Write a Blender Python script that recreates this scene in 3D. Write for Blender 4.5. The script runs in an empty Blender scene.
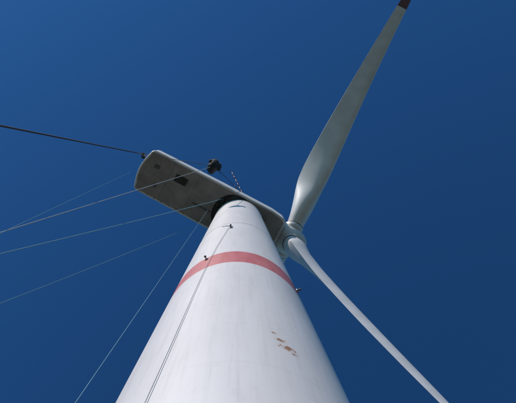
import bpy, bmesh, math, random
from mathutils import Vector, Matrix
random.seed(4)
scn=bpy.context.scene
CZ=1.6   # eye height
# ------------------------------------------------------------ helpers
def link(o,parent=None):
    scn.collection.objects.link(o)
    if parent: o.parent=parent
    return o
def empty(name):
    e=bpy.data.objects.new(name,None); e.empty_display_size=1
    return link(e)
def mesh_obj(name,verts,faces,mat=None,parent=None,smooth=True):
    me=bpy.data.meshes.new(name); me.from_pydata([tuple(v) for v in verts],[],faces); me.update()
    if smooth:
        for p in me.polygons: p.use_smooth=True
    o=bpy.data.objects.new(name,me)
    if mat: me.materials.append(mat)
    return link(o,parent)
def recalc(o):
    bm=bmesh.new(); bm.from_mesh(o.data); bmesh.ops.recalc_face_normals(bm,faces=bm.faces); bm.to_mesh(o.data); bm.free()
def lathe(name,profile,mat,parent=None,seg=96,mtx=None,cap=True,smooth=True):
    vs=[];fs=[]
    for (r,z) in profile:
        for i in range(seg):
            a=2*math.pi*i/seg; v=Vector((r*math.cos(a),r*math.sin(a),z))
            vs.append(mtx@v if mtx else v)
    n=len(profile)
    for k in range(n-1):
        for i in range(seg):
            j=(i+1)%seg
            fs.append((k*seg+i,k*seg+j,(k+1)*seg+j,(k+1)*seg+i))
    if cap:
        fs.append(tuple(reversed(range(seg)))); fs.append(tuple((n-1)*seg+i for i in range(seg)))
    o=mesh_obj(name,vs,fs,mat,parent,smooth); recalc(o)
    return o
def sharp(o,ang=35):
    bm=bmesh.new(); bm.from_mesh(o.data)
    for e in bm.edges:
        if len(e.link_faces)==2 and e.calc_face_angle(0)>math.radians(ang): e.smooth=False
    bm.to_mesh(o.data); bm.free()
def box(name,size,mtx,mat,parent=None,bev=0.02):
    bm=bmesh.new(); bmesh.ops.create_cube(bm,size=1)
    for v in bm.verts: v.co=Vector((v.co.x*size[0],v.co.y*size[1],v.co.z*size[2]))
    if bev>0: bmesh.ops.bevel(bm,geom=bm.edges[:],offset=bev,segments=2,affect='EDGES')
    for v in bm.verts: v.co=mtx@v.co
    me=bpy.data.meshes.new(name); bm.to_mesh(me); bm.free()
    o=bpy.data.objects.new(name,me); me.materials.append(mat); return link(o,parent)
def tube(name,pts,rad,mat,parent=None,seg=8):
    vs=[];fs=[];n=len(pts)
    for k,p in enumerate(pts):
        p=Vector(p); a=Vector(pts[max(k-1,0)]); b=Vector(pts[min(k+1,n-1)])
        t=(b-a).normalized(); ref=Vector((0,0,1)) if abs(t.z)<.9 else Vector((1,0,0))
        u=t.cross(ref).normalized(); w=t.cross(u)
        r=rad[k] if isinstance(rad,(list,tuple)) else rad
        for i in range(seg):
            an=2*math.pi*i/seg; vs.append(p+u*math.cos(an)*r+w*math.sin(an)*r)
    for k in range(n-1):
        for i in range(seg):
            j=(i+1)%seg; fs.append((k*seg+i,k*seg+j,(k+1)*seg+j,(k+1)*seg+i))
    fs.append(tuple(range(seg))); fs.append(tuple((n-1)*seg+i for i in range(seg)))
    o=mesh_obj(name,vs,fs,mat,parent); recalc(o); return o

# ------------------------------------------------------------ materials
def newmat(name,col,rough=.5,metal=0,var=0.0,scale=2.0,bump=0.0,spec=None):
    m=bpy.data.materials.new(name); m.use_nodes=True; nt=m.node_tree; b=nt.nodes['Principled BSDF']
    b.inputs['Roughness'].default_value=rough; b.inputs['Metallic'].default_value=metal
    if spec is not None: b.inputs['Specular IOR Level'].default_value=spec
    tc=nt.nodes.new('ShaderNodeTexCoord'); n=nt.nodes.new('ShaderNodeTexNoise'); n.inputs['Scale'].default_value=scale; n.inputs['Detail'].default_value=6
    nt.links.new(tc.outputs['Object'],n.inputs['Vector'])
    r=nt.nodes.new('ShaderNodeValToRGB'); r.color_ramp.elements[0].position=.3; r.color_ramp.elements[1].position=.7
    c=Vector(col[:3])
    r.color_ramp.elements[0].color=(*(c*(1-var)),1); r.color_ramp.elements[1].color=(*[min(1,x*(1+var*.4)) for x in c],1)
    nt.links.new(n.outputs['Fac'],r.inputs[0]); nt.links.new(r.outputs[0],b.inputs['Base Color'])
    if bump>0:
        bp=nt.nodes.new('ShaderNodeBump'); bp.inputs['Strength'].default_value=bump; bp.inputs['Distance'].default_value=.05
        nt.links.new(n.outputs['Fac'],bp.inputs['Height']); nt.links.new(bp.outputs[0],b.inputs['Normal'])
    return m
M_blade=newmat('blade_gelcoat',(.62,.605,.60),.45,var=.14,scale=.7)
M_red=newmat('blade_red',(.13,.02,.02),.45,var=.15)
M_nac=newmat('nacelle_grp',(.60,.585,.57),.5,var=.14,scale=1.3)
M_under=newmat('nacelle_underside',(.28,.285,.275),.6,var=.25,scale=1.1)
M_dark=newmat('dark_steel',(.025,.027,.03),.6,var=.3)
M_seam=newmat('seam_sealant',(.11,.115,.115),.7,var=.2)
M_galv=newmat('galvanised',(.35,.36,.37),.45,.6,var=.2,scale=8)
M_ropeD=newmat('rope_dark',(.02,.02,.025),.8,var=.1,scale=3)
M_ropeW=newmat('rope_pale',(.30,.34,.37),.8,var=.1,scale=3)
M_ropeG=newmat('rope_grey',(.27,.29,.30),.8,var=.1,scale=3)
M_ropeC=newmat('rope_cyan',(.13,.29,.36),.8,var=.1,scale=3)
M_ropeR=newmat('paint_redmast',(.28,.03,.03),.5,var=.2)
M_white=newmat('paint_grey',(.25,.25,.26),.5,var=.1)
M_conc=newmat('concrete',(.33,.32,.30),.85,var=.2,scale=3,bump=.3)
M_bag=newmat('bag_cordura',(.02,.022,.025),.8,var=.4,scale=10,bump=.4)

BZ0,BZ1=24.8,27.4
def tower_mat():
    m=bpy.data.materials.new('tower_paint'); m.use_nodes=True; nt=m.node_tree; N=nt.nodes; L=nt.links
    b=N['Principled BSDF']; b.inputs['Roughness'].default_value=.42
    tc=N.new('ShaderNodeTexCoord'); sep=N.new('ShaderNodeSeparateXYZ'); L.new(tc.outputs['Object'],sep.inputs[0])
    def mth(op,a,c=None,clamp=False):
        n=N.new('ShaderNodeMath'); n.operation=op; n.use_clamp=clamp
        for i,x in enumerate((a,c)):
            if x is None: continue
            if isinstance(x,(int,float)): n.inputs[i].default_value=x
            else: L.new(x,n.inputs[i])
        return n.outputs[0]
    def mapn(sc):
        mp=N.new('ShaderNodeMapping'); mp.inputs['Scale'].default_value=sc; L.new(tc.outputs['Object'],mp.inputs[0]); return mp.outputs[0]
    def noise(v,s,d=6,ro=.55):
        n=N.new('ShaderNodeTexNoise'); n.inputs['Scale'].default_value=s; n.inputs['Detail'].default_value=d; n.inputs['Roughness'].default_value=ro; L.new(v,n.inputs['Vector']); return n.outputs['Fac']
    def ramp(f,p0,p1,c0=(0,0,0,1),c1=(1,1,1,1)):
        r=N.new('ShaderNodeValToRGB'); r.color_ramp.elements[0].position=p0; r.color_ramp.elements[1].position=p1
        r.color_ramp.elements[0].color=c0; r.color_ramp.elements[1].color=c1; L.new(f,r.inputs[0]); return r.outputs[0]
    def mix(f,a,c,mode='MIX'):
        n=N.new('ShaderNodeMix'); n.data_type='RGBA'; n.blend_type=mode
        if isinstance(f,(int,float)): n.inputs[0].default_value=f
        else: L.new(f,n.inputs[0])
        for i,x in ((6,a),(7,c)):
            if isinstance(x,tuple): n.inputs[i].default_value=x
            else: L.new(x,n.inputs[i])
        return n.outputs[2]
    z=sep.outputs[2]
    base=mix(ramp(noise(mapn((1,1,.25)),.9),.3,.7),(.66,.615,.595,1),(.73,.69,.67,1))
    streak=ramp(noise(mapn((5,5,.10)),2.2,8,.6),.50,.74)
    base=mix(mth('MULTIPLY',streak,.30),base,(.44,.41,.38,1))
    blot=ramp(noise(mapn((1,1,.5)),2.6,7,.65),.56,.72)
    base=mix(mth('MULTIPLY',blot,.16),base,(.40,.37,.34,1))
    fine=ramp(noise(mapn((1,1,1)),9,8,.7),.60,.75)
    base=mix(mth('MULTIPLY',fine,.22),base,(.38,.36,.33,1))
    w=mth('MULTIPLY',mth('SUBTRACT',noise(mapn((1,1,1)),3),.5),.06)
    zz=mth('ADD',z,w)
    inb=mth('MULTIPLY',mth('GREATER_THAN',zz,BZ0),mth('LESS_THAN',zz,BZ1))
    redc=mix(ramp(noise(mapn((2,2,.3)),1.5),.3,.75),(.52,.12,.11,1),(.62,.20,.18,1))
    wear=mth('SUBTRACT',1,mth('MULTIPLY',fine,.35))
    col=mix(mth('MULTIPLY',inb,wear),base,redc)
    fr=mth('FRACT',mth('DIVIDE',mth('ADD',z,.6),2.8))
    seam=mth('LESS_THAN',fr,.010)
    col=mix(mth('MULTIPLY',seam,.18),col,(.33,.31,.29,1))
    def spot(x,y,zc,r):
        v=N.new('ShaderNodeVectorMath'); v.operation='DISTANCE'; v.inputs[1].default_value=(x,y,zc)
        L.new(tc.outputs['Object'],v.inputs[0])
        return mth('SUBTRACT',1,mth('DIVIDE',v.outputs['Value'],r),True)
    sp=None
    for (x,y,zc,r) in ((.70,3.93,15.9,.17),(.80,3.96,15.45,.24),(.93,4.0,15.0,.34),(1.04,4.05,14.75,.15),(-1.6,4.2,12.2,.12)):
        s=spot(x,y,zc,r); sp=s if sp is None else mth('MAXIMUM',sp,s)
    rn=noise(mapn((1,1,.35)),11,9,.8)
    rm=mth('MULTIPLY',mth('GREATER_THAN',mth('ADD',mth('MULTIPLY',sp,.36),rn),.73),mth('GREATER_THAN',sp,.02))
    col=mix(mth('MULTIPLY',ramp(sp,.1,.9),.30),col,(.46,.28,.13,1))
    col=mix(mth('MULTIPLY',rm,.88),col,mix(noise(mapn((1,1,1)),20),(.16,.05,.02,1),(.48,.22,.06,1)))
    L.new(col,b.inputs['Base Color'])
    bp=N.new('ShaderNodeBump'); bp.inputs['Strength'].default_value=.35; bp.inputs['Distance'].default_value=.02
    h=mth('ADD',mth('MULTIPLY',seam,.6),mth('MULTIPLY',noise(mapn((1,1,.6)),.7,2),1.6))
    L.new(h,bp.inputs['Height']); L.new(bp.outputs[0],b.inputs['Normal'])
    return m
M_tower=tower_mat()

# ------------------------------------------------------------ turbine geometry
TX,TY=-.16,6.4
ZT=57.6
yaw=math.radians(28)
D=Vector((math.cos(yaw),math.sin(yaw),0)); Hh=Vector((math.sin(yaw),-math.cos(yaw),0)); U=Vector((0,0,1))
T=Vector((TX,TY,0))
LAT=.4
turb=empty('wind_turbine')
def rt(z): return 1.98+(ZT-z)*.0160
prof=[(rt(z*ZT/60),z*ZT/60) for z in range(61)]
tw=lathe('tower',prof,M_tower,turb,seg=192,mtx=Matrix.Translation(T))
sharp(tw,40)
for i,zf in enumerate((38.6,)):
    r=rt(zf); lathe('section_flange_%d'%i,[(r+.002,zf-.03),(r+.010,zf-.026),(r+.010,zf+.026),(r+.002,zf+.03)],M_nac,turb,seg=192,mtx=Matrix.Translation(T),cap=False)
lathe('top_collar',[(rt(ZT)+.004,ZT-.5),(rt(ZT)+.035,ZT-.46),(rt(ZT)+.035,ZT-.02),(rt(ZT)-.03,ZT+.03)],M_nac,turb,seg=128,mtx=Matrix.Translation(T),cap=False)
lathe('yaw_ring',[(1.75,ZT-.02),(1.78,ZT+.32)],M_dark,turb,seg=96,mtx=Matrix.Translation(T))
lathe('foundation',[(5.2,0.02),(5.1,.25),(3.5,.4)],M_conc,turb,seg=64,mtx=Matrix.Translation(T))
dm=Matrix.Translation(T)@Matrix.Rotation(math.radians(200),4,'Z')
box('door',(.12,1.0,2.2),dm@Matrix.Translation((rt(1.8)+.0,0,2.0)),M_galv,turb,.03)
box('door_landing',(1.3,1.5,.08),dm@Matrix.Translation((rt(1)+.7,0,.82)),M_galv,turb,.01)
for k in range(4): box('step_%d'%k,(.28,1.1,.05),dm@Matrix.Translation((rt(1)+1.5+.28*k,0,.66-.16*k+.0)),M_galv,turb,.01)

ZB=ZT+.32
NM=Matrix.Translation(T+Hh*LAT+U*ZB)@Matrix(((D.x,-Hh.x,0,0),(D.y,-Hh.y,0,0),(0,0,1,0),(0,0,0,1)))
HW=1.88
def plan(inset=0):
    pts=[]
    W=HW-inset; xr=-9.15+inset; xf=3.35-inset
    rc=.42
    def arc(cx,cy,a0,a1,r,n=8):
        for i in range(n+1):
            a=math.radians(a0+(a1-a0)*i/n); pts.append((cx+r*math.cos(a),cy+r*math.sin(a)))
    Wr=W-.08
    arc(xf-.4,-W+.12+.4,0,-90,.4)
    pts.append((2.0,-W)); pts.append((-3,-W))
    arc(xr+rc+.25,-Wr+rc,-90,-160,rc)
    for i in range(1,8):
        t=i/8; y=-Wr+rc+ (2*(Wr-rc))*t; 
        pts.append((xr+.24-.24*math.sin(math.pi*t)-.02, y))
    arc(xr+rc+.25,Wr-rc,160,90,rc)
    pts.append((-3,W)); pts.append((2.0,W))
    arc(xf-.4,W-.12-.4,90,0,.4)
    return pts
rings=[(.16,0.0),(.06,.02),(.015,.08),(0,.2),(0,2.9),(.05,3.2),(.22,3.45),(.5,3.56)]
vs=[];fs=[]
for ins,z in rings:
    p=plan(ins); n=len(p)
    for (x,y) in p:
        zz=z
        if z>1: zz=z*(1-.10*max(0,(-x-2)/6.5))
        vs.append(NM@Vector((x,y,zz)))
for k in range(len(rings)-1):
    for i in range(n):
        j=(i+1)%n; fs.append((k*n+i,k*n+j,(k+1)*n+j,(k+1)*n+i))
fs.append(tuple(range(n))); fs.append(tuple((len(rings)-1)*n+i for i in range(n)))
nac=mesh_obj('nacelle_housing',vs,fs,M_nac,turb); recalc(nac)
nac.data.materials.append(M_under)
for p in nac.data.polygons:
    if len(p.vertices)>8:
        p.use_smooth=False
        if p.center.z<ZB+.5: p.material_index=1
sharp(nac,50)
def nbox(name,c,s,mat,bev=.01,rz=0): return box(name,s,NM@Matrix.Translation(c)@Matrix.Rotation(rz,4,'Z'),mat,turb,bev)
xs=[-8.75,-6.7,-4.5,-2.35]
for i in range(3):
    for j,(y0,y1) in enumerate(((-1.6,-.02),(.02,1.6))):
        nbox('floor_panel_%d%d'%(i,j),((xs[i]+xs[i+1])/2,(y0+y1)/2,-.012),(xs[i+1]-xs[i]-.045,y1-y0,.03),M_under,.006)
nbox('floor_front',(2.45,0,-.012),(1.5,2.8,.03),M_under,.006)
nbox('hatch_opening',(-5.75,-.62,-.034),(1.0,.62,.02),M_dark,.004)
nbox('hatch_lid',(-5.05,-.62,-.36),(.06,.62,.68),M_under,.01)
nbox('vent_grille',(-7.9,-.7,-.034),(.45,.35,.02),M_seam,.004)
nbox('vent_grille_b',(-7.4,.75,-.034),(.3,.25,.02),M_seam,.004)
nbox('cable_tray',(-3.3,.55,-.07),(1.6,.12,.06),M_seam,.01)
for k in range(9):
    nbox('floor_bolt_%d'%k,(-8.3+k*.66,1.68,-.01),(.07,.07,.03),M_seam,.005)
lathe('yaw_recess_shade',[(1.7,-.045),(1.7,.02)],M_dark,turb,seg=64,mtx=NM@Matrix.Translation((-.75,-.0,0)))  # flat dark disc: shadow beside the tower top put in as colour, no hollow
for k in range(6):
    a=math.radians(140+k*22); 
    lathe('yaw_drive_%d'%k,[(.12,-.34),(.16,-.30),(.16,0)],M_dark,turb,seg=16,mtx=NM@Matrix.Translation((-.2+2.0*math.cos(a)*1.0,-.1+1.3*math.sin(a),0)))
nbox('cooler',(-6.2,0,3.75),(.5,2.2,.8),M_galv,.05)
nbox('roof_hatch',(-2,0,3.6),(1.2,1,.15),M_nac,.04)
nbox('front_bearing_housing',(3.5,.0,1.95),(.6,2.1,2.1),M_nac,.25)

tilt=math.radians(5)
A=(D*math.cos(tilt)+U*math.sin(tilt)).normalized(); UP=(U*math.cos(tilt)-D*math.sin(tilt)).normalized()
HUB=T+Hh*(LAT+.15)+D*4.45+U*(ZB+2.1)
RM=Matrix.Translation(HUB)@Matrix(((Hh.x,UP.x,A.x,0),(Hh.y,UP.y,A.y,0),(Hh.z,UP.z,A.z,0),(0,0,0,1)))
pr=[(.9,-1.0),(1.08,-.95),(1.18,-.7),(1.22,0),(1.18,.5),(1.05,.9),(.85,1.25),(.55,1.5),(.25,1.62),(.05,1.66)]
lathe('spinner',pr,M_nac,turb,seg=64,mtx=RM)
lathe('spinner_gap',[(.95,-1.25),(.95,-.95)],M_dark,turb,seg=48,mtx=RM)

LB=33.5
def lerp_tab(t,x):
    for (a,b),(c,d) in zip(t,t[1:]):
        if x<=c: 
            f=(x-a)/(c-a); return b+(d-b)*f
    return t[-1][1]
def sm_tab(t,x):
    return sum(lerp_tab(t,max(0,min(LB,x+d)))*w for d,w in ((-1,.25),(0,.5),(1,.25))) if 2.5<x<31 else lerp_tab(t,x)
chordT=[(0,1.4),(1.6,1.4),(3,1.68),(4.5,2.15),(6,2.5),(7.5,2.58),(10,2.42),(15,2.02),(20,1.66),(25,1.33),(29,1.08),(32,.82),(33,.6),(33.4,.35),(33.5,.12)]
thT=[(0,1),(1.6,1),(3,.78),(4.5,.52),(6,.40),(10,.28),(16,.22),(25,.18),(33.5,.15)]
twT=[(0,-26),(5,-26),(8,-22),(14,-12),(22,-6),(30,-3),(33.5,-2)]
def section(ch,th,circ,n=64):
    pts=[]
    for i in range(n):
        a=2*math.pi*i/n
        cx=math.cos(a)*ch/2; cy=math.sin(a)*ch/2
        x=(1+math.cos(a))/2
        yt=5*th*(.2969*math.sqrt(max(x,0))-.126*x-.3516*x*x+.2843*x**3-.1036*x**4)*ch
        sgn=1 if math.sin(a)>=0 else -1
        ax=-(x-.38)*ch; ay=sgn*yt + .02*ch*4*x*(1-x)
        pts.append((-cx*circ+ax*(1-circ),cy*circ+ay*(1-circ)))
    return pts
def bpos(S,r): return HUB+S*r+A*(1.0*(r/LB)**2)
def blade(idx,theta,redr):
    S0=(UP*math.cos(theta)+Hh*math.sin(theta)).normalized()
    cone=math.radians(2.8)
    S=(S0*math.cos(cone)+A*math.sin(cone)).normalized()
    C0=(A-S*A.dot(S)).normalized(); N0=S.cross(C0).normalized()
    rs=[.9,1.3,1.6]+[2+.4*i for i in range(20)]+[10+.8*i for i in range(24)]+[redr,31.6,32,32.6,33,33.25,33.42,33.5]
    rs=sorted(set(round(r,3) for r in rs))
    vs=[];fs=[];n=64
    for r in rs:
        ch=sm_tab(chordT,r); th=sm_tab(thT,r)
        circ=max(0,min(1,1-(r-1.6)/4.6)); circ=circ*circ*(3-2*circ)
        tw_=math.radians(sm_tab(twT,r))
        C=C0*math.cos(tw_)+N0*math.sin(tw_); Nn=-C0*math.sin(tw_)+N0*math.cos(tw_)
        c=bpos(S,r)
        for (x,y) in section(ch,th,circ,n): vs.append(c+C*x+Nn*y)
    for k in range(len(rs)-1):
        for i in range(n):
            j=(i+1)%n; fs.append((k*n+i,k*n+j,(k+1)*n+j,(k+1)*n+i))
    fs.append(tuple(range(n))); fs.append(tuple((len(rs)-1)*n+i for i in range(n)))
    o=mesh_obj('blade_%d'%idx,vs,fs,M_blade,turb); recalc(o); o.data.materials.append(M_red)
    for pi,p in enumerate(o.data.polygons):
        k=pi//n
        if k<len(rs)-1 and rs[k]>=redr-.001: p.material_index=1
    bm_=Matrix.Translation(HUB)@Matrix(((C0.x,N0.x,S.x,0),(C0.y,N0.y,S.y,0),(C0.z,N0.z,S.z,0),(0,0,0,1)))
    lathe('blade_root_collar_%d'%idx,[(.74,.8),(.80,.85),(.80,1.4),(.74,1.45)],M_nac,turb,seg=48,mtx=bm_)
    lathe('blade_root_seal_%d'%idx,[(.73,1.45),(.73,1.52)],M_dark,turb,seg=48,mtx=bm_)
    return o
th0=math.radians(60.4)
for i,rr in enumerate((29.3,31.8,31.8)): blade(i,th0+i*2*math.pi/3,rr)

# ------------------------------------------------------------ tower fittings
def wall(x,z):
    r=rt(z); y=TY-math.sqrt(max(r*r-(x-TX)**2,0)); n=Vector((x-TX,y-TY,0)).normalized(); return Vector((x,y,z)),n
def bracket(name,x,z,s):
    p,n=wall(x,z); an=math.atan2(n.y,n.x)
    m=Matrix.Translation(p)@Matrix.Rotation(an,4,'Z')
    box(name+'_plate',(.05,s,s*1.4),m@Matrix.Translation((.025,0,0)),M_galv,turb,.01)
    box(name+'_arm',(s*1.0,s*.3,s*.3),m@Matrix.Translation((s*.5,0,0)),M_seam,turb,.01)
    lathe(name+'_lamp',[(s*.28,-s*.35),(s*.33,-s*.2),(s*.33,s*.25),(s*.1,s*.42)],M_seam,turb,seg=20,mtx=m@Matrix.Translation((s*1.0,0,0)))
bracket('obstruction_light_a',-1.22,26.9,.13)
bracket('obstruction_light_b',2.05,26.6,.13)
bracket('rope_bracket',-.45,36.0,.15)
p,n_=wall(-.62,36.0)
tube('rope_bracket_bar',[p+n_*.1+Vector((-.25,0,0)),p+n_*.14,p+n_*.1+Vector((.3,0,.02))],.02,M_galv,turb)

# ------------------------------------------------------------ ropes
def rope(name,p0,p1,r,mat,sag=.0,n=24):
    a=Vector(p0);b=Vector(p1); pts=[]
    for i in range(n+1):
        t=i/n; q=a.lerp(b,t); q.z-=sag*4*t*(1-t); pts.append(q)
    return tube(name,pts,r,mat,None,6)
W=lambda x,y,z: (x,y,z+CZ)
rope('hauling_rope',W(-8.1,.75,59),W(-9.0,-1.9,-1.55),.040,M_ropeD,.6)
BAG=Vector(W(-1.94,1.56,52))
rope('tag_line',BAG+Vector((0,0,.6)),W(-15,4.6,-1.55),.019,M_ropeW,.8)
rope('tag_line.001',W(-1.3,4.3,56.3),W(-14.7,3.3,-1.55),.018,M_ropeC,1.5)
rope('tag_line.002',W(-4.0,6.6,56.3),W(-14.5,5.2,-1.55),.012,M_ropeC,2.5)
rope('tag_line.003',W(-8.9,2.2,57),W(-6.7,3.2,-1.55),.008,M_ropeC,.3)
pts=[]
for i in range(41):
    t=i/40; z=36.0*(1-t)+.5*t; x=-.55-1.5*t-.10*math.sin(t*math.pi*2)
    p,n_=wall(x,z); pts.append(p+n_*(.03+.012*math.sin(math.pi*t)))
tube('safety_rope',pts,.008,M_ropeG,None,6)
rope('safety_rope.001',W(-2.45,5.0,56.2),W(-3.0,4.3,-1.55),.0065,M_ropeC,.3)
rope('suspension_rope',W(-8.1,.75,59.1),BAG+Vector((0,0,.7)),.022,M_ropeD,.5)
rope('suspension_rope.001',W(.35,4.3,60.2),BAG+Vector((0,0,.75)),.02,M_ropeD,.3)
pb=empty('rope_pulley')
m=Matrix.Translation(W(-8.05,.8,59))@Matrix.Rotation(yaw,4,'Z')
box('arm',(.9,.16,.16),m@Matrix.Translation((.35,.25,.0)),M_dark,pb,.02)
box('cheek_a',(.42,.05,.5),m@Matrix.Translation((0,-.1,-.1)),M_dark,pb,.02)
box('cheek_b',(.42,.05,.5),m@Matrix.Translation((0,.1,-.1)),M_dark,pb,.02)
lathe('sheave',[(.2,-.06),(.15,-.02),(.15,.02),(.2,.06)],M_galv,pb,seg=24,mtx=m@Matrix.Rotation(math.pi/2,4,'X'))
hb=empty('haul_bag')
hm=Matrix.Translation(BAG)@Matrix.Rotation(.5,4,'X')@Matrix.Rotation(.4,4,'Y')
b_=lathe('sack',[(.16,-.55),(.34,-.5),(.42,-.3),(.40,0),(.44,.25),(.36,.45),(.20,.55)],M_bag,hb,seg=32,mtx=hm)
for v in b_.data.vertices:
    d=(v.co-BAG); a=math.atan2(d.y,d.x)
    v.co+=d*(.12*math.sin(3*a+1)+.08*math.sin(5*a+d.z*6))+Vector((random.uniform(-.02,.02),random.uniform(-.02,.02),0))
for k in range(3):
    a=k*2.1
    tube('strap_%d'%k,[hm@Vector((.40*math.cos(a),.40*math.sin(a),.3)),hm@Vector((.2*math.cos(a),.2*math.sin(a),.62)),BAG+Vector((0,0,.8))],.03,M_dark,hb)
box('side_pocket',(.3,.25,.4),hm@Matrix.Translation((.38,.1,-.05)),M_bag,hb,.06)
box('tool_pouch',(.22,.3,.3),hm@Matrix.Translation((-.27,-.32,.05)),M_bag,hb,.06)
tube('loose_strap',[BAG+Vector((.35,.1,0)),BAG+Vector((.5,.3,-.3)),BAG+Vector((.45,.5,-.8))],.025,M_dark,hb)
box('shackle',(.16,.12,.22),Matrix.Translation(BAG+Vector((0,0,.8))),M_galv,hb,.03)
sm=empty('striped_wind_mast')
p0=Vector(W(.40,4.5,59.6)); p1=Vector(W(-.70,2.4,61.5))
for k in range(7):
    a=p0.lerp(p1,k/7); b=p0.lerp(p1,(k+1)/7)
    tube('segment_%d'%k,[a,b],.036,M_ropeR if k%2 else M_white,sm,10)
box('vane',(.35,.05,.2),Matrix.Translation(p1+Vector((0,0,.15))),M_dark,sm,.01)
box('foot',(.5,.4,.5),Matrix.Translation(p0+Vector((.15,.1,-.1)))@Matrix.Rotation(yaw,4,'Z'),M_dark,sm,.04)
box('junction_box',(.3,.3,.35),Matrix.Translation(p0+Vector((.6,.2,-.1)))@Matrix.Rotation(yaw,4,'Z'),M_dark,sm,.04)
tube('whip',[p0+Vector((-.3,0,0)),p0+Vector((-.9,-1.1,.6))],.02,M_dark,sm,6)

# ------------------------------------------------------------ ground
def ground_mat(name,c0,c1,s):
    m=newmat(name,c0,.95,var=.0,scale=s,bump=.5); r=[n for n in m.node_tree.nodes if n.type=='VALTORGB'][0]
    r.color_ramp.elements[0].color=(*c0,1); r.color_ramp.elements[1].color=(*c1,1); return m
G=ground_mat('grass',(.045,.042,.022),(.085,.078,.045),.35)
bm=bmesh.new(); bmesh.ops.create_circle(bm,cap_ends=True,radius=4000,segments=96)
me=bpy.data.meshes.new('ground'); bm.to_mesh(me); bm.free(); me.materials.append(G); link(bpy.data.objects.new('ground',me))
P=ground_mat('gravel',(.17,.165,.155),(.28,.27,.25),2.5)
def sheet(name,pts,z,mat):
    return mesh_obj(name,[(x,y,z) for x,y in pts],[tuple(range(len(pts)))],mat,None,False)
sheet('gravel_crane_pad',[(-22,-14),(-8,-20),(16,-16),(20,2),(14,16),(-6,19),(-20,10)],.004,P)
sheet('gravel_access_road',[(14,-6),(160,-40),(162,-35),(14,-1)],.008,P)

# ------------------------------------------------------------ light
EL=math.radians(38); AZ=math.radians(212)
sd=Vector((math.sin(AZ)*math.cos(EL),math.cos(AZ)*math.cos(EL),math.sin(EL)))
w=bpy.data.worlds.new('World'); scn.world=w; w.use_nodes=True; nt=w.node_tree; bg=nt.nodes['Background']
sky=nt.nodes.new('ShaderNodeTexSky'); sky.sky_type='NISHITA'; sky.sun_disc=False
sky.sun_elevation=EL; sky.sun_rotation=AZ; sky.altitude=300; sky.air_density=1.0; sky.dust_density=.3; sky.ozone_density=2.0
gm=nt.nodes.new('ShaderNodeGamma'); gm.inputs[1].default_value=1.45
mx=nt.nodes.new('ShaderNodeMix'); mx.data_type='RGBA'; mx.blend_type='MULTIPLY'; mx.inputs[0].default_value=1; mx.inputs[7].default_value=(.255,.57,.70,1)
nt.links.new(sky.outputs[0],gm.inputs[0]); nt.links.new(gm.outputs[0],mx.inputs[6]); nt.links.new(mx.outputs[2],bg.inputs[0]); bg.inputs[1].default_value=.08
sl=bpy.data.lights.new('sun','SUN'); sl.energy=3.9; sl.angle=math.radians(.53); sl.color=(1,.915,.85)
so=bpy.data.objects.new('sun',sl); so.rotation_euler=sd.to_track_quat('Z','Y').to_euler(); so.location=(0,0,100); link(so)

# ------------------------------------------------------------ camera
cd=bpy.data.cameras.new('camera'); cam=bpy.data.objects.new('camera',cd); link(cam)
cd.lens=48.84; cd.sensor_width=36; cd.clip_start=.05; cd.clip_end=20000
F=Vector((.0257,.0807,1)).normalized(); Dn=Vector((0,1,0)); Dn=(Dn-F*Dn.dot(F)).normalized(); up=-Dn; R=F.cross(up).normalized(); up=R.cross(F)
cam.matrix_world=Matrix.Translation((0,0,CZ))@Matrix(((R.x,up.x,-F.x,0),(R.y,up.y,-F.y,0),(R.z,up.z,-F.z,0),(0,0,0,1)))
scn.camera=cam
scn.view_settings.view_transform='Standard'; scn.view_settings.look='None'; scn.view_settings.exposure=0
